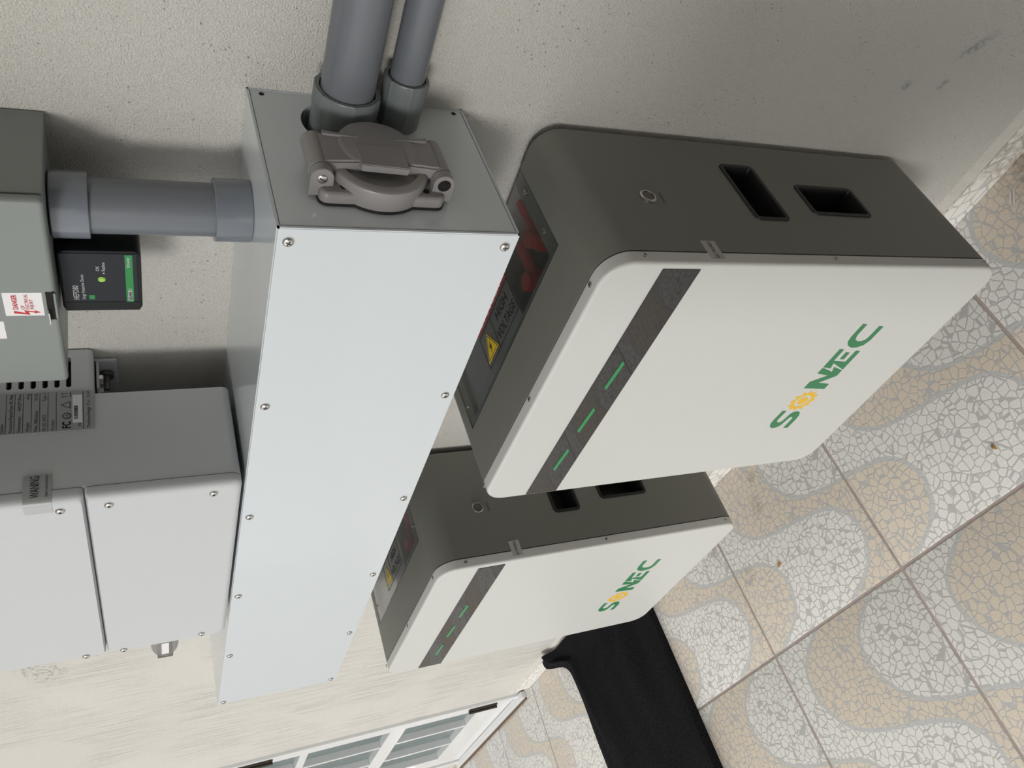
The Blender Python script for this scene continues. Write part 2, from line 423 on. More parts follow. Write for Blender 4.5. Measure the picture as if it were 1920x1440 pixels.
for z0 in (.105, .945):
    h = dpart('hinge', -2.533, -2.512, -.018, -.004, z0, z0 + .115, m=M_hinge, bev=.002)
    bm = bmesh.new(); lathe(bm, (-2.531, -.020, z0), (0, 0, 1), [(0, .006), (.115, .006)], 12); obj('hinge_pin', bm, M_hinge, h)
    if z0 > .5: obj('pin_gap', newbox(-2.534, -2.526, -.0275, -.024, z0 + .05, z0 + .062), M_chrome, h)
dpart('threshold', DX0, DX1 + .03, -.030, -.004, 0, .020, bev=.004)
obj('threshold_seal', newbox(DX0, DX1 + .03, -.037, -.030, 0, .006), mat('brown_seal', (.16, .11, .07), .8), door)

# ------------------------------------------------------------------ battery
XR, XL, ZB, ZT = -.0035, -.4675, .2412, .8706
YB, YS, YF = -.012, -.2215, -.2411
S_ = [(1.002, 0.975), (0.964, 0.787), (0.521, 0.831), (0.40, 0.78), (0.330, 0.66), (0.40, 0.56), (0.76, 0.50), (0.87, 0.422), (0.894, 0.276), (0.82, 0.12), (0.66, 0.03), (0.474, 0.0), (-0.025, 0.017), (0.002, 0.221), (0.442, 0.2), (0.558, 0.229), (0.611, 0.305), (0.56, 0.38), (0.19, 0.445), (0.07, 0.545), (0.04, 0.73), (0.12, 0.88), (0.30, 0.985), (0.545, 1.0)]
N_ = [(2.13, 0.96), (2.008, 0.02), (2.251, 0.02), (2.358, 0.549), (2.647, 0.02), (2.907, 0.02), (3.095, 0.50), (2.862, 0.395), (3.051, 0.85), (3.08, 0.955), (2.822, 0.955), (2.694, 0.423), (2.425, 0.955)]
T_ = [(3.118, 0.955), (3.927, 0.955), (3.894, 0.761), (3.387, 0.755), (3.316, 0.225), (3.818, 0.215), (3.784, 0.02), (2.943, 0.02), (3.279, 0.671), (3.037, 0.60)]
E_ = [(3.77, 0.581), (3.737, 0.400), (3.435, 0.395), (3.46, 0.578)]
C_ = [(4.984, 0.955), (4.957, 0.77), (4.50, 0.763), (4.33, 0.69), (4.24, 0.53), (4.235, 0.37), (4.29, 0.256), (4.40, 0.222), (4.875, 0.21), (4.843, 0.017), (4.263, 0.03), (4.06, 0.12), (3.965, 0.318), (3.96, 0.54), (4.07, 0.77), (4.237, 0.91), (4.45, 0.955)]
def battery():
    t = thing('battery_pack', (-.235, -.12, ZB), 'white fronted wall battery nearest the round power inlet, with three green lights lit', 'battery', 'wall mounted batteries')
    R = .034
    bm = bmesh.new()
    rr_loft(bm, XL, XR, ZB, ZT, R, [(YB, .001), (YB - .001, 0), (YS, 0), (YS, .003), (YS - .0016, .003)], 10)
    body = obj('body', bm, M_grey, t)
    L = org(t)
    def cb(x0, x1, y0, y1, z0, z1): return newbox(x0 - L.x, x1 - L.x, y0 - L.y, y1 - L.y, z0 - L.z, z1 - L.z)
    H1 = (-.1645, -.057, .5735, .6305); H2 = (-.1495, -.0895, .4195, .5255)
    cut(body, [cb(-.4195, -.0645, -.1485, .1, ZT - .0035, ZT + .1), cb(-.400, -.089, -.140, .1, ZT - .060, ZT + .1)]
        + [cb(XR - .040, XR + .1, h[0] + .004, h[1] - .004, h[2] + .004, h[3] - .004) for h in (H1, H2)])
    # recessed hand grips
    for h in (H1, H2):
        bm = bmesh.new(); a, b_, c, d = h
        rr_loft(bm, a, b_, c, d, .009, [(XR - .002, .006), (XR - .002, 0), (XR + .0012, .0006), (XR + .0016, .002), (XR + .0012, .006), (XR - .010, .0085), (XR - .038, .0095)], 4, axis='x', cap0=False)
        obj('hand_grip', bm, M_black, t)
    # front cover
    bm = bmesh.new()
    rr_loft(bm, XL, XR, ZB, ZT, R, [(YS - .0016, .001), (YS - .0024, 0), (YF + .0040, 0), (YF + .0022, .0005), (YF + .0009, .0015), (YF + .0002, .0029), (YF, .0045)], 10)
    cov = obj('front_cover', bm, M_white, t, ang=50)
    for z in (.824, .548, .272): screw(S_small, (XR, -.2295, z), '+x', cov)
    for x in (-.047, -.245, -.444): screw(S_small, (x, -.2290, ZT), '+z', cov)
    strip = obj('display_strip', newbox(-.4625, -.0115, YF - .0010, YF + .001, .752, .802, bev=.0003), M_strip, t)
    for x in (-.162, -.2545, -.3475):
        bm = bmesh.new()
        poly(bm, [(x, YF - .0010, .7795), (x - .006, YF - .0010, .7745), (x - .056, YF - .0010, .7775), (x - .0505, YF - .0010, .7825)], (0, -.0005, 0))
        obj('led_bar', bm, M_led, strip)
    s = .049; lx, lz = -.353, .371
    for pl in (S_, N_, T_, E_, C_):
        bm = bmesh.new(); poly(bm, [(lx + a * s, YF + .0001, lz + b_ * s) for a, b_ in pl], (0, -.0004, 0))
        obj('logo_letter', bm, M_green, t, smooth=False)
    bm = bmesh.new(); cx, cz = lx + 1.452 * s, lz + .487 * s
    lathe(bm, (cx, YF + .0001, cz), (0, -1, 0), [(0, .185 * s), (.0004, .185 * s)], 24)
    o_, i_ = [], []
    for k in range(24):
        a = 2 * math.pi * k / 24; r = (.52 if k % 2 == 0 else .385) * s
        o_.append((cx + r * math.cos(a), cz + r * math.sin(a))); i_.append((cx + .285 * s * math.cos(a), cz + .285 * s * math.sin(a)))
    for k in range(24):
        q = (k + 1) % 24
        poly(bm, [(p[0], YF + .0001, p[1]) for p in (o_[k], o_[q], i_[q], i_[k])], (0, -.0004, 0))
    obj('logo_sun', bm, M_yellow, t, smooth=False)
    # power button
    bm = bmesh.new(); lathe(bm, (XR, -.133, .773), (1, 0, 0), [(0, .0105), (.0022, .0105), (.003, .0095), (.003, .0078), (.0012, .0076)], 24, cap=False)
    bt = obj('power_button', bm, M_chrome, t, recalc=True)
    bm = bmesh.new(); lathe(bm, (XR, -.133, .773), (1, 0, 0), [(0, .0077), (.0018, .0075), (.0022, .006)], 24); obj('button_cap', bm, M_bolt, bt)
    bm = bmesh.new(); text(bm, 'ON/OFF', (XR, -.133, .751), Y, Z, .0035, align='c'); obj('button_print', bm, M_ink, t, smooth=False)
    # check sticker wrapped over the seam
    bm = bmesh.new(); box(bm, XR, XR + .0004, -.2340, -.2045, .718, .7375)
    st = obj('inspection_sticker', bm, M_pale, t, smooth=False)
    bm = bmesh.new(); text(bm, 'QC PASSED', (XR + .0004, -.2325, .7255), Y, Z, .0046, width=.026); obj('sticker_print', bm, M_ink, st, smooth=False)
    # clear terminal cover
    pl = obj('terminal_cover', newbox(-.4185, -.0655, -.1475, -.0135, ZT - .0030, ZT - .0002, bev=.0006), M_acr, t)
    for p in ((-.0765, -.042), (-.0765, -.112), (-.411, -.113), (-.411, -.042)): screw(S_small, (*p, ZT - .0002), '+z', pl)
    zt = ZT - .0001
    bm = bmesh.new(); a = .0012
    x0, x1, xm, y0, y1 = -.308, -.186, -.262, -.129, -.076
    for (p, q, r_, s_) in ((x0, x1, y0, y0 + a), (x0, x1, y1 - a, y1), (x0, x0 + a, y0, y1), (x1 - a, x1, y0, y1), (xm, xm + a, y0, y1)):
        poly(bm, [(p, r_, zt), (q, r_, zt), (q, s_, zt), (p, s_, zt)], (0, 0, .0002))
    text(bm, 'HIGH', (-.2235, -.0980, zt), X, Y, .0145, width=.042, align='c', bold=.012); text(bm, 'VOLTAGE', (-.2235, -.1215, zt), X, Y, .0145, width=.066, align='c', bold=.012)
    tr = [(-.3055, -.1215), (-.2645, -.1215), (-.285, -.084)]
    obj('high_voltage_print', bm, M_ink, pl, smooth=False)
    bm = bmesh.new(); poly(bm, [(p[0], p[1], zt) for p in tr], (0, 0, .0003)); wt = obj('warning_triangle', bm, M_warn, pl, smooth=False)
    bm = bmesh.new(); c = Vector((-.285, -.100, 0))
    def tri(k): return [Vector((-.285 + (p[0] + .285) * k, -.109 + (p[1] + .109) * k, zt + .0003)) for p in tr]
    A, B_ = tri(.88), tri(.80)
    for k in range(3):
        q = (k + 1) % 3; poly(bm, [A[k], A[q], B_[q], B_[k]], (0, 0, .0001))
    bolt = [(-.283, -.088), (-.2895, -.0995), (-.2855, -.0995), (-.288, -.1085), (-.2805, -.0965), (-.2845, -.0965)]
    poly(bm, [(p[0], p[1] - .009, zt + .0003) for p in bolt], (0, 0, .0001))
    obj('warning_triangle_print', bm, M_ink, pl, smooth=False)
    bm = bmesh.new(); poly(bm, [(x0, y1 + .004, zt), (x1, y1 + .004, zt), (x1, y1 + .022, zt), (x0, y1 + .022, zt)], (0, 0, .0002)); rb = obj('red_label_band', bm, M_redink, pl, smooth=False)
    bm = bmesh.new(); text(bm, 'DANGER', (-.247, y1 + .005, zt + .0002), X, Y, .013, width=.085, align='c', bold=.015); obj('red_band_print', bm, M_txt, rb, smooth=False)
    # terminals and cables under the cover
    for (x, y) in ((-.125, -.070), (-.165, -.105)):
        bm = bmesh.new(); lathe(bm, (x, y, ZT - .058), (0, 0, 1), [(0, .016), (.030, .016), (.036, .012), (.046, .012)], 20)
        tm = obj('terminal', bm, M_red, t)
        bm = bmesh.new(); lathe(bm, (x, y, ZT - .030), (0, 1, 0), [(0, .0085), (.068, .0085)], 16); obj('cable', bm, M_red, tm)
    bm = bmesh.new(); box(bm, -.150, -.122, -.128, -.104, ZT - .058, ZT - .030, bev=.003); obj('socket', bm, M_black, t)
    obj('added_grey_plate', newbox(-.399, -.200, -.139, -.012, ZT - .0140, ZT - .0115), M_lab, t)  # added grey sheet, lightens what shows through the clear cover
    obj('terminal_plate', newbox(-.399, -.090, -.139, -.012, ZT - .0600, ZT - .0585), M_spd, t)
    return t
b1 = battery()
b2 = copy_tree(b1)
b2.location = Vector(b1.location) + Vector((-.6866, 0, .0037))
b2['label'] = 'white fronted wall battery beside the black floor mat, nearer the glazed door'

# ------------------------------------------------------------------ wiring trough
GR, GL, GT, GB, GD = 0., -1.2127, 1.1935, .9625, -.208
g = thing('wiring_trough', (-.6, -.1, GB), 'long white steel wiring trough above the batteries, with a screwed front cover', 'cable trough')
bm = bmesh.new(); box(bm, GL + .0015, GR - .0015, GD + .0035, -.0005, GB + .0015, GT - .0015)
body = obj('trough_body', bm, M_gut, g)
L = org(g); HY, HZ = -.047, 1.107
c1 = bmesh.new(); lathe(c1, Vector((GR - .03, HY - .002, HZ + .004)) - L, (1, 0, 0), [(0, .0365), (.08, .0365)], 40); cut(body, [c1])
obj('top_panel', newbox(GL, GR, GD + .003, -.0003, GT - .0015, GT, bev=.0004), M_gut, g)
obj('bottom_panel', newbox(GL, GR, GD + .003, -.0003, GB, GB + .0015, bev=.0004), M_gut, g)
ep = obj('end_panel', newbox(GR - .0015, GR, GD + .004, -.003, GB + .003, GT - .003, bev=.0004), M_gut, g)
c1 = bmesh.new(); lathe(c1, Vector((GR - .03, HY - .002, HZ + .004)) - L, (1, 0, 0), [(0, .0365), (.08, .0365)], 40); cut(ep, [c1])
for (a, b_, c, d) in ((GD, GD + .0025, GB, GT), (-.0025, 0, GB, GT)): obj('end_flange', newbox(GR - .001, GR + .0004, a, b_, c, d), M_gut, g)
for (c, d) in ((GB, GB + .002), (GT - .002, GT)): obj('end_flange', newbox(GR - .001, GR + .0004, GD, 0, c, d), M_gut, g)
fc = obj('front_cover', newbox(GL, GR - .0008, GD - .0005, GD + .0022, GB, GT - .0008, bev=.0006), M_gut, g)
for k in range(6):
    x = -.0150 - .2368 * k
    screw(S_pan, (x, GD - .0005, 1.1830), '-y', fc); screw(S_pan, (x, GD - .0005, .9745), '-y', fc)
for (y, z) in ((-.009, 1.180), (-.010, .975)):
    bm = bmesh.new(); lathe(bm, (GR, y, z), (1, 0, 0), [(0, .0026), (.0004, .0026)], 14); obj('knockout_hole', bm, M_dark, ep)
obj('slit', newbox(GR, GR + .0003, -.086, -.0845, 1.131, 1.140), M_dark, ep)

# ------------------------------------------------------------------ conduits
def ribbed(nr, amp): return lambda th: 1 + amp * (1 if (th * nr / (2 * math.pi)) % 1 < .12 else 0)
cl = thing('conduit', (.3, HY, HZ), 'thick grey plastic conduit running sideways out of the trough end', 'pipe')
bm = bmesh.new(); lathe(bm, (.012, HY, HZ), (1, 0, 0), [(0, .0262), (1.1, .0262)], 48); obj('pipe', bm, M_pvc, cl)
bm = bmesh.new(); lathe(bm, (-.02, HY, HZ), (1, 0, 0), [(0, .0318), (.040, .0318), (.042, .0325), (.058, .0325), (.0595, .0315), (.0595, .0275), (.05, .027)], 96, cap=False, mod=ribbed(6, .025)); obj('connector', bm, M_pvc2, cl)
SY, SZ = -.037, 1.047
cs = thing('conduit', (.3, SY, SZ), 'thinner grey plastic conduit beside the thick one, leaving the trough end', 'pipe')
bm = bmesh.new(); lathe(bm, (.012, SY, SZ), (1, 0, 0), [(0, .0178), (1.1, .0178)], 40); obj('pipe', bm, M_pvc, cs)
bm = bmesh.new(); lathe(bm, (.0005, SY, SZ), (1, 0, 0), [(0, .0212), (.040, .0220), (.042, .0228), (.052, .0228), (.0535, .022), (.0535, .019), (.046, .0185)], 96, cap=False, mod=ribbed(6, .03)); obj('connector', bm, M_pvc2, cs)
VX, VY = -.092, -.078
cv = thing('conduit', (VX, VY, GT), 'short upright grey conduit between the trough top and the grey breaker box', 'pipe')
bm = bmesh.new(); lathe(bm, (VX, VY, GT + .005), (0, 0, 1), [(0, .0265), (.165, .0265)], 48); obj('pipe', bm, M_pvc, cv)
for (z0, z1) in ((GT + .0003, 1.229), (1.339, 1.3705)):
    bm = bmesh.new(); lathe(bm, (VX, VY, z0), (0, 0, 1), [(0, .0308), (.001, .0315), (z1 - z0 - .001, .0315), (z1 - z0, .0305), (z1 - z0, .0268)], 48); obj('coupling', bm, M_pvc3, cv)

# ------------------------------------------------------------------ power inlet
pi = thing('power_inlet', (.0, -.137, 1.093), 'round grey power inlet with a hinged lid on the trough end', 'power inlet')
cy, cz = -.138, 1.093
bm = bmesh.new(); rr_loft(bm, -.1775, -.0945, 1.0325, 1.1535, .009, [(.0005, 0), (.003, 0)], 5, axis='x')
lathe(bm, (.0005, cy, cz), (1, 0, 0), [(0, .0485), (.0025, .0485)], 48)
obj('gasket', bm, M_black, pi)
bm = bmesh.new(); rr_loft(bm, -.1765, -.095, 1.0335, 1.1525, .008, [(.003, 0), (.010, 0), (.0125, .0015), (.0138, .004)], 5, axis='x')
bp_ = obj('base_plate', bm, M_inlet, pi)
for (y, z) in ((-.166, 1.130), (-.166, 1.052)):
    bm = bmesh.new(); lathe(bm, (.0137, y, z), (1, 0, 0), [(0, .0036), (.0003, .0036)], 16); obj('screw_hole', bm, M_dark, bp_)
bm = bmesh.new(); lathe(bm, (.003, cy, cz), (1, 0, 0), [(0, .0475), (.017, .0475), (.0195, .0465), (.021, .044), (.021, .038), (.0175, .0365), (.0175, .004)], 56); obj('collar', bm, M_inlet, pi)
bm = bmesh.new()
lathe(bm, (.0175, cy + .012, cz), (1, 0, 0), [(0, .0385), (.012, .0385), (.0145, .0370), (.0160, .033), (.0165, .004)], 56)
bmesh.ops.bisect_plane(bm, geom=bm.verts[:] + bm.edges[:] + bm.faces[:], plane_co=(0, cy - .013, 0), plane_no=(0, -1, 0), clear_outer=True)
lid = obj('lid', bm, M_inlet, pi)
bm = bmesh.new(); poly(bm, [(.0265, cy - .0235, cz - .022), (.0265, cy - .0210, cz + .022), (.0265, cy + .010, cz + .024), (.0265, cy + .010, cz - .024)], (.0078, 0, 0))
bmesh.ops.bevel(bm, geom=bm.edges[:], offset=.0008, segments=2, affect='EDGES', clamp_overlap=True); obj('lid_tab', bm, M_inlet, lid)
for s in (-1, 1):
    bm = bmesh.new(); poly(bm, [(.031, cy + .020, cz + s * .018), (.031, cy + .027, cz + s * .050), (.031, cy + .022, cz + s * .050)], (.0032, 0, 0)); obj('lid_rib', bm, M_inlet, lid)
    bm = bmesh.new()
    pts = [(cy - .013, .018), (cy - .017, .056), (cy + .026, .056), (cy + .030, .018)]
    poly(bm, [(.0185, p[0], cz + s * p[1]) for p in pts], (.0135, 0, 0))
    bmesh.ops.bevel(bm, geom=bm.edges[:], offset=.002, segments=2, affect='EDGES', clamp_overlap=True)
    obj('lid_arm', bm, M_inlet, lid)
    bm = bmesh.new(); lathe(bm, (.0215, cy - .017, cz + s * .0575), (0, 1, 0), [(0, .0095), (.001, .0105), (.045, .0105), (.046, .0095)], 24); br = obj('hinge_barrel', bm, M_inlet, pi)
    bm = bmesh.new(); box(bm, .003, .0210, cy - .0280, cy - .0186, cz + s * .0575 - .0104, cz + s * .0575 + .0104)
    lathe(bm, (.0215, cy - .0285, cz + s * .0575), (0, 1, 0), [(0, .0098), (.0007, .0105), (.010, .0105)], 24)
    kn = obj('hinge_lug', bm, M_inlet, pi)
    if s > 0: screw(S_slot, (.0215, cy - .0285, cz + s * .0575), '-y', kn, 1.0)
    else:
        bm = bmesh.new(); lathe(bm, (.0215, cy - .0287, cz + s * .0575), (0, 1, 0), [(0, .0065), (.0004, .0065)], 20); h_ = obj('spring_hole', bm, M_dark, kn)
        bm = bmesh.new(); lathe(bm, (.0215, cy - .0295, cz + s * .0575), (0, 1, 0), [(0, .0052), (.001, .0052), (.001, .0036), (0, .0036)], 20, cap=False); obj('spring_end', bm, M_chrome, kn)

# ------------------------------------------------------------------ breaker box
LX0, LX1, LZ, LD = -.287, -.046, 1.372, -.132
lb = thing('breaker_box', (-.166, -.066, LZ), 'grey-green steel breaker box with a danger sticker, above the short upright conduit', 'breaker box')
obj('box_body', newbox(LX0, LX1, LD + .012, -.0005, LZ, 1.72, bev=.002), M_load, lb)
bm = bmesh.new(); box(bm, LX0 - .001, LX1 + .001, LD, LD + .0115, LZ - .0005, 1.72, bev=.0045, seg=3); dr = obj('box_door', bm, M_load, lb)
st = obj('danger_sticker', newbox(-.1845, -.1535, LD - .0004, LD + .0002, 1.3835, 1.4155, bev=.0001), M_sticker, lb)
bm = bmesh.new(); yy = LD - .0004
text(bm, 'DANGER', (-.1755, yy, 1.4045), X, Z, .0042, width=.0195, bold=.02); text(bm, 'OF', (-.1755, yy, 1.3992), X, Z, .0030); text(bm, 'ELECTRICAL', (-.1755, yy, 1.3955), X, Z, .0030, width=.0200); text(bm, 'INJURY', (-.1755, yy, 1.3917), X, Z, .0030)
poly(bm, [(p[0], yy + .0001, p[1]) for p in ((-.1810, 1.4085), (-.1775, 1.4085), (-.1805, 1.3990), (-.1770, 1.4000), (-.1785, 1.3910), (-.1770, 1.3912), (-.1798, 1.3865), (-.1812, 1.3918), (-.1800, 1.3915), (-.1790, 1.3965), (-.1830, 1.3955))], (0, -.0003, 0))
obj('danger_print', bm, M_redink, st, smooth=False)
s2 = obj('paper_label', newbox(-.2165, -.192, LD - .0004, LD + .0002, 1.4185, 1.47, bev=.0001), M_sticker, lb)
lt = obj('latch_recess', newbox(-.1900, -.1530, LD - .0006, LD + .004, 1.3735, 1.3805), M_dark, lb)
obj('latch_tab', newbox(-.1915, -.1760, LD - .0065, LD - .0005, 1.3785, 1.3800, bev=.0005), M_chrome, lt)
obj('latch_plate', newbox(-.1880, -.1540, LD - .0016, LD + .001, 1.3722, 1.3742, bev=.0004), M_load, lt)

# ------------------------------------------------------------------ surge protector
sp = thing('surge_protector', (-.172, -.06, 1.297), 'black surge protector with a green band, hanging under the breaker box', 'surge protector')
SX0, SX1, SZ0, SZ1, SF = -.2135, -.1300, 1.2965, 1.3700, -.100
bm = bmesh.new(); rr_loft(bm, SX0, SX1, SZ0, SZ1, .007, [(-.020, .001), (-.021, 0), (SF + .0025, 0), (SF + .0008, .0007), (SF, .002)], 6); obj('housing', bm, M_spd2, sp)
fp = obj('face_plate', newbox(-.1985, -.1325, SF - .0010, SF + .001, 1.3000, 1.3680, bev=.0025), M_spd, sp)
obj('side_strip', newbox(-.2120, -.1995, SF - .0006, SF + .001, 1.2990, 1.3680, bev=.001), M_spd2, sp)
yy = SF - .0010
gb = obj('green_band', newbox(-.1985, -.1335, yy - .0003, yy + .0003, 1.3045, 1.3115), M_sgreen, fp)
bm = bmesh.new(); lathe(bm, (-.1665, yy + .0005, 1.3330), (0, -1, 0), [(0, .0036), (.0012, .0034), (.0022, .002)], 20); obj('status_light', bm, mat('lime_led', (.30, .52, .08), .35, emit=((.35, .6, .1), .15)), fp)
bm = bmesh.new()
text(bm, 'HEPD80', (-.1945, yy, 1.3545), X, Z, .0052, width=.0195); text(bm, 'Surge Protective Device', (-.1945, yy, 1.3490), X, Z, .0031, width=.0345)
text(bm, 'OK', (-.1550, yy, 1.3345), X, Z, .0032); text(bm, 'Replace', (-.1550, yy, 1.3295), X, Z, .0032, width=.0115)
poly(bm, [(-.1590, yy, 1.3300), (-.1575, yy, 1.3300), (-.1575, yy, 1.3315), (-.1590, yy, 1.3315)], (0, -.0002, 0))
obj('face_print', bm, M_txt, fp, smooth=False)
obj('square_mark', newbox(-.1945, -.1885, yy - .0003, yy + .0002, 1.3405, 1.3455), M_sgreen, fp)
bm = bmesh.new(); text(bm, 'Schneider', (-.1500, yy - .0003, 1.3072), X, Z, .0030, width=.0140, bold=.01)
obj('band_patch', newbox(-.1970, -.1830, yy - .0004, yy, 1.3060, 1.3098), M_txt, gb, smooth=False)
obj('band_print', bm, M_txt, gb, smooth=False)
bm = bmesh.new(); text(bm, 'D', (-.1818, yy - .0003, 1.3064), X, Z, .0030, bold=.01); obj('band_initial', bm, M_txt, gb, smooth=False)
bm = bmesh.new(); text(bm, 'SQUARE', (-.1962, yy - .0005, 1.3064), X, Z, .0030, width=.0125, bold=.015); obj('band_lettering', bm, M_ink, gb, smooth=False)

# ------------------------------------------------------------------ inverter
IX0, IX1, IZ, IF, IBK = -.832, -.3845, 1.1985, -.220, -.073
iv = thing('solar_inverter', (-.608, -.12, IZ), 'large white wall inverter with two screwed front panels, above the wiring trough', 'inverter')
bm = bmesh.new(); rr_loft(bm, IX0 + .0005, IX1 - .0005, IZ, 1.75, .010, [(IBK, .0005), (IF + .0165, 0)], 6); obj('body', bm, M_inv, iv)
bm = bmesh.new(); rr_loft(bm, IX0 + .0004, IX1 - .0004, 1.3525, 1.75, .006, [(-.002, .0005), (-.003, 0), (IBK - .001, 0)], 5); ch = obj('rear_chassis', bm, M_inv, iv)
L = org(iv)
slots = []
for k in range(16):
    z = 1.3795 + .01225 * k
    c_ = bmesh.new(); rr_loft(c_, -.0615 - L.y, -.0125 - L.y, z - .0029 - L.z, z + .0029 - L.z, .0028, [(IX1 - .012 - L.x, 0), (IX1 + .01 - L.x, 0)], 4, axis='x'); slots.append(c_)
allc = bmesh.new()
for c_ in slots:
    tmp = bpy.data.meshes.new('tmp'); c_.to_mesh(tmp); allc.from_mesh(tmp); c_.free(); bpy.data.meshes.remove(tmp)
cut(ch, [allc])
obj('vent_shade_sheet', newbox(IX1 - .0128, IX1 - .0118, -.064, -.010, 1.372, 1.58), M_dark, ch)  # near-black sheet standing in for the shade inside the vent slots
ZS = 1.3655
for (nm, z0, z1, sc) in (('lower_panel', IZ, ZS - .0008, [(-.4015, 1.231), (-.402, 1.342), (-.816, 1.234), (-.824, 1.343)]), ('upper_panel', ZS + .0008, 1.75, [(-.404, 1.390), (-.823, 1.393), (-.404, 1.70), (-.823, 1.70)])):
    bm = bmesh.new(); rt = .012 if nm[0] == 'l' else .0045
    rings = []
    for (d, i) in ((IF + .0160, .0008), (IF + .0152, 0), (IF + .0075, 0), (IF + .0042, .0009), (IF + .0018, .0028), (IF + .0004, .0055), (IF, .0085)):
        pts = []
        for (cx, cz_, a0, r) in ((IX1, z1, 0, .003), (IX0, z1, 90, .003), (IX0, z0, 180, rt), (IX1, z0, 270, rt)):
            iz = min(i, .0022) if ((nm[0] == 'l' and a0 < 180) or (nm[0] == 'u' and a0 >= 180)) else i
            sx_ = -1 if a0 in (0, 270) else 1; sz_ = -1 if a0 < 180 else 1
            px, pz = cx + sx_ * (i + r), cz_ + sz_ * (iz + r)
            for k in range(6):
                a = math.radians(a0 + 90 * k / 5); pts.append((px + r * math.cos(a), d, pz + r * math.sin(a)))
        rings.append(pts)
    loft(bm, rings); pn = obj(nm, bm, M_inv, iv, ang=50)
    for (x, z) in sc: screw(S_hex, (x, IF, z), '-y', pn, .3)
# nameplate
xx = IX1 + .0004
npl = obj('nameplate', newbox(IX1 - .0002, xx, -.1265, -.0685, 1.3535, 1.56), M_lab, iv, smooth=False)
bm = bmesh.new()
def line(z, t=.0005, y0=-.1255, y1=-.0695): poly(bm, [(xx, y0, z), (xx, y1, z), (xx, y1, z + t), (xx, y0, z + t)], (.0001, 0, 0))
line(1.3640, .0006)
text(bm, 'Technology Co., Ltd', (xx, -.1245, 1.3575), Y, Z, .0034, width=.054)
rowz = 1.3990; names = [('Product', ''), ('PV DC AFCI', 'Type 1'), ('Max. Efficiency', '97.5%'), ('Weight', '41kg'), ('Dimensions', '450*527*190mm'), ('Protective Degree', 'Type 3R, IP65'), ('System', ''), ('Max. Discharging Current', '210A'), ('Max. Charging Current', '180A'), ('Battery Voltage Range', '40V-60V'), ('Battery', ''), ('EPS Frequency', '60Hz'), ('Output', ''), ('Rated Power', ''), ('Rated Voltage', ''), ('AC', '')]
for k, (a, b_) in enumerate(names):
    z = 1.3920 + k * .0083; line(z)
    vs, fs = text_geo(a); text(bm, a, (xx, -.1245, z + .0022), Y, Z, .0034, width=min(.030, .0022 * len(a)))
    if b_: text(bm, b_, (xx, -.0700, z + .0022), Y, Z, .0034, width=min(.024, .0020 * len(b_)), align='r')
text(bm, 'FC', (xx, -.1230, 1.3775), Y, Z, .0085, width=.0095, bold=.03); text(bm, 'SN', (xx, -.1215, 1.3672), Y, Z, .0030)
zc = 1.3815; yc = -.0885
poly(bm, [(xx, -.0945, 1.3775), (xx, -.0835, 1.3775), (xx, -.0840, 1.3785), (xx, -.0935, 1.3785)], (.0001, 0, 0))
poly(bm, [(xx, -.0945, 1.3775), (xx, -.0937, 1.3775), (xx, -.0886, 1.3870), (xx, -.0890, 1.3878)], (.0001, 0, 0)); poly(bm, [(xx, -.0835, 1.3775), (xx, -.0843, 1.3775), (xx, -.0894, 1.3870), (xx, -.0890, 1.3878)], (.0001, 0, 0))
lathe(bm, (xx, -.1050, 1.3815), (1, 0, 0), [(0, .0046), (.0001, .0046), (.0001, .0036), (0, .0036)], 20, cap=False)
text(bm, 'UL', (xx, -.1050, 1.3795), Y, Z, .0036, align='c')
for (a, b_) in ((-.0775, -.0705),): poly(bm, [(xx, a, 1.3770), (xx, b_, 1.3770), (xx, b_, 1.3780), (xx, a, 1.3780)], (.0001, 0, 0))
for (p, q) in (((-.0770, 1.3860), (-.0760, 1.3795)), ((-.0712, 1.3860), (-.0722, 1.3795)), ((-.0775, 1.3860), (-.0707, 1.3860))):
    poly(bm, [(xx, p[0] - .0003, p[1]), (xx, p[0] + .0003, p[1] + .0005), (xx, q[0] + .0003, q[1] + .0005), (xx, q[0] - .0003, q[1])], (.0001, 0, 0))
obj('nameplate_print', bm, M_ink, npl, smooth=False)
bs = obj('barcode_label', newbox(xx, xx + .0002, -.1150, -.0745, 1.3655, 1.3755), M_sticker, npl, smooth=False)
bm = bmesh.new(); y = -.110
while y < -.091:
    wd = random.choice((.0004, .0008, .0011)); poly(bm, [(xx + .0002, y, 1.3700), (xx + .0002, y + wd, 1.3700), (xx + .0002, y + wd, 1.3742), (xx + .0002, y, 1.3742)], (.0001, 0, 0)); y += wd + random.choice((.0004, .0007))
obj('barcode_lines', bm, M_ink, bs, smooth=False)
# warning tag folded round the corner of the upper panel
bm = bmesh.new(); prof = [(IX1 + .0004, -.1840), (IX1 + .0004, IF + .0075), (IX1 - .0005, IF + .0042), (IX1 - .0024, IF + .0014), (IX1 - .0052, IF), (IX1 - .0083, IF - .0005), (IX1 - .0205, IF - .0005)]
v0 = [bm.verts.new((p[0], p[1], 1.3965)) for p in prof]; v1 = [bm.verts.new((p[0], p[1], 1.4235)) for p in prof]
for k in range(len(prof) - 1): bm.faces.new((v0[k], v0[k + 1], v1[k + 1], v1[k]))
wt = obj('warning_tag', bm, M_foil, iv)
bm = bmesh.new(); text(bm, 'WANING', (IX1 + .0005, -.2125, 1.4080), Y, Z, .0090, width=.0275); text(bm, 'Void if seal is broken', (IX1 + .0005, -.2125, 1.4000), Y, Z, .0028, width=.0275)
obj('tag_print', bm, M_ink, wt, smooth=False)
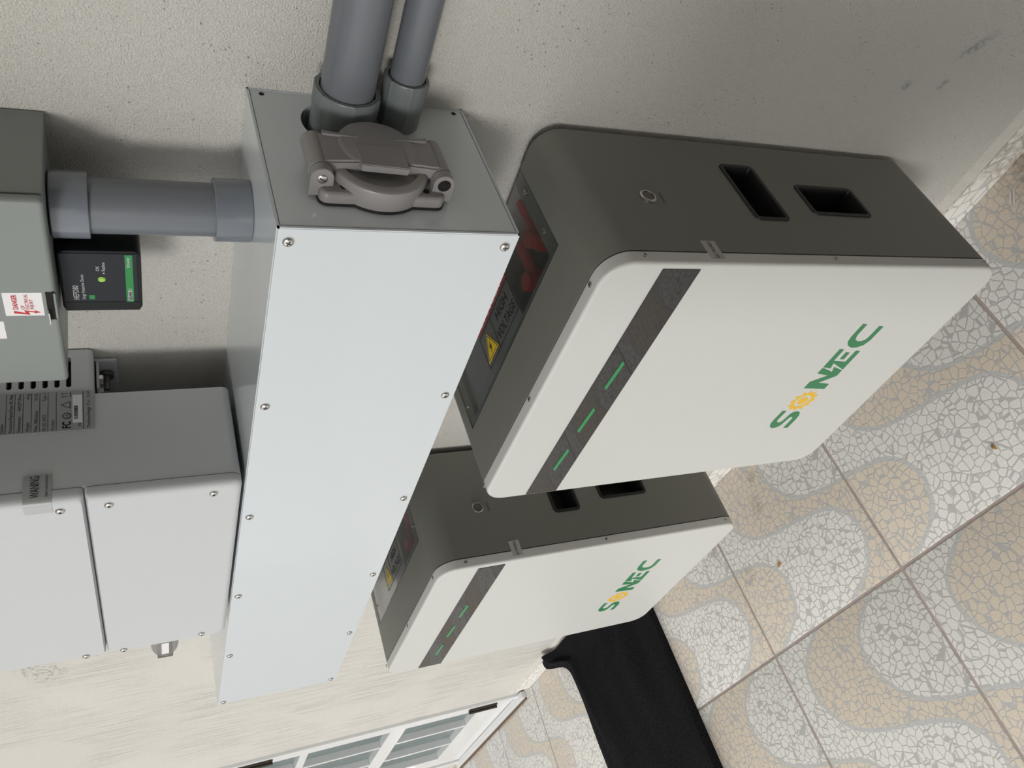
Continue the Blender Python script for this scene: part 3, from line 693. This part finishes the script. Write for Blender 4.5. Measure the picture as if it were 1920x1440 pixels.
# wall bracket and bolts
br = obj('wall_bracket', newbox(-.452, -.4035, -.006, -.0005, 1.326, 1.3545, bev=.003), M_inv, iv)
bm = bmesh.new(); lathe(bm, (-.430, -.006, 1.3395), (0, -1, 0), [(0, .0085), (.005, .0085), (.006, .0075), (.006, .0035), (.026, .0035), (.027, .003)], 18); obj('anchor_bolt', bm, M_bolt, br)
obj('bracket_flange', newbox(-.452, -.4035, -.050, -.006, 1.3475, 1.3505, bev=.001), M_inv, br)
for x in (-.412, -.438):
    bm = bmesh.new(); lathe(bm, (x, -.030, 1.3475), (0, 0, -1), [(0, .006), (.004, .006), (.005, .005)], 6); obj('bracket_nut', bm, M_chrome, br)
# silver dongle on the far side
dg_ = bmesh.new(); DY, DZ = -.1915, 1.2850
lathe(dg_, (IX0 + .002, DY, DZ), (-1, 0, 0), [(0, .0215), (.055, .0215), (.070, .0205), (.079, .0175), (.084, .0115)], 40)
dn = obj('silver_dongle', dg_, M_brush, iv)
obj('dongle_label', newbox(-.888, -.846, DY - .0218, DY - .0190, 1.2800, 1.2905), M_sticker, dn)
bm = bmesh.new(); text(bm, 'SN', (-.940, DY - .0231, 1.2835), X, Z, .0030); obj('dongle_window', newbox(-.9135, -.896, DY - .0180, DY - .006, 1.2735, 1.2965, bev=.001), M_bolt, dn); bm.free()

# ------------------------------------------------------------------ floor mat
def sstep(a, b, x):
    t = max(0, min(1, (x - a) / (b - a))); return t * t * (3 - 2 * t)
MM = mat('black_ribbed_cloth', (.012, .012, .014), .75, spec=.08); nb = NB(MM)
tc = nb.n('ShaderNodeTexCoord').outputs['Object']
wv = nb.n('ShaderNodeTexWave', wave_type='BANDS', bands_direction='Y'); wv.inputs['Scale'].default_value = 82; wv.inputs['Distortion'].default_value = .4; nb.l(tc, wv.inputs['Vector'])
wx = nb.n('ShaderNodeTexWave', wave_type='BANDS', bands_direction='X'); wx.inputs['Scale'].default_value = 60; nb.l(tc, wx.inputs['Vector'])
hh = nb.math('ADD', wv.outputs['Fac'], nb.math('MULTIPLY', wx.outputs['Fac'], .5))
bp2 = nb.n('ShaderNodeBump'); bp2.inputs['Strength'].default_value = 1.; bp2.inputs['Distance'].default_value = .004; nb.l(hh, bp2.inputs['Height'])
nb.l(bp2.outputs[0], MM.node_tree.nodes['Principled BSDF'].inputs['Normal'])
nb.l(nb.mix(nb.step(hh, .2, 1.4), (.002, .002, .003), (.036, .036, .042)), MM.node_tree.nodes['Principled BSDF'].inputs['Base Color'])
bm = bmesh.new(); NX, NY = 60, 90; grid = []
for jy in range(NY + 1):
    v = jy / NY; row = []
    for ix in range(NX + 1):
        u = ix / NX
        y = -.018 - .80 * v
        lift = sstep(.10, 0, v)
        xl = -2.02 - .085 * sstep(.075, .03, v); xr = -1.44
        x = xl + (xr - xl) * u
        z = .024 + .042 * lift * (0.75 + .25 * math.cos(3 * u)) + .0045 * math.sin(14 * u + 2.2 * math.sin(5 * v)) * math.cos(6 * v + 3 * u) + .0045 * math.sin(26 * u + 7 * v + 2 * math.sin(9 * v)) * sstep(.9, .05, v)
        z += .022 * math.exp(-((u - .10 - .12 * v) / .035) ** 2) * sstep(.55, .05, v)
        z -= .012 * sstep(.06, 0, u) * sstep(.02, .12, v)
        z -= .008 * math.exp(-((u - .80 + .10 * v) / .06) ** 2) * sstep(.5, .1, v)
        z = max(z, .004)
        row.append(bm.verts.new((x, y, z)))
    grid.append(row)
for jy in range(NY):
    for ix in range(NX): bm.faces.new((grid[jy][ix], grid[jy][ix + 1], grid[jy + 1][ix + 1], grid[jy + 1][ix]))
edge = [grid[0][i] for i in range(NX + 1)] + [grid[k][NX] for k in range(1, NY + 1)] + [grid[NY][i] for i in range(NX - 1, -1, -1)] + [grid[k][0] for k in range(NY - 1, 0, -1)]
low = [bm.verts.new((v.co.x, v.co.y, max(.0006, v.co.z - (.03 if v.co.z < .035 else .014)))) for v in edge]
n = len(edge)
for k in range(n): bm.faces.new((edge[k], edge[(k + 1) % n], low[(k + 1) % n], low[k]))
tag(obj('floor_mat', bm, MM, loc=(-1.73, -.4, 0)), 'black ribbed cloth mat on the tiles with one end pushed up against the wall', 'mat')

# ------------------------------------------------------------------ litter on the tiles
for k, (x, y, a) in enumerate(((-.024, -.052, .9),)):
    t = thing('plastic_tie', (x, y, .0), 'tiny white plastic tie lying on the tile by the skirting', 'litter')
    for s in (-1, 1):
        bm = bmesh.new(); d = Vector((math.cos(a), math.sin(a), 0)); nn = Vector((-d.y, d.x, 0))
        lathe(bm, Vector((x, y, .0014)) + nn * .003 * s - d * .011, d, [(0, .0011), (.022, .0011)], 8); obj('prong', bm, M_sticker, t)
def leaf(x, y, a, l, label):
    bm = bmesh.new(); n = 7; top = []; bot = []
    for k in range(n):
        u = k / (n - 1); wd = l * .22 * math.sin(math.pi * min(max(u, .04), .96)); zz = .0012 + .0025 * math.sin(math.pi * u)
        top.append((u * l - l / 2, wd, zz + .001)); bot.append((u * l - l / 2, -wd, zz))
    R = Matrix.Translation((x, y, 0)) @ Matrix.Rotation(a, 4, 'Z')
    T = [bm.verts.new(R @ Vector(p)) for p in top]; Bv = [bm.verts.new(R @ Vector(p)) for p in bot]
    for k in range(n - 1): bm.faces.new((T[k], T[k + 1], Bv[k + 1], Bv[k]))
    r = bmesh.ops.extrude_face_region(bm, geom=bm.faces[:]); bmesh.ops.translate(bm, verts=[v for v in r['geom'] if isinstance(v, bmesh.types.BMVert)], vec=(0, 0, -.0006))
    tag(obj('dry_leaf', bm, M_leaf, loc=(x, y, 0)), label, 'leaf')
leaf(-.316, -.345, 1.9, .013, 'tiny dry brown leaf scrap on the pale tile below the near battery')
leaf(-.905, -.265, .4, .016, 'tiny yellowish leaf scrap on the white pebble print of a tile')
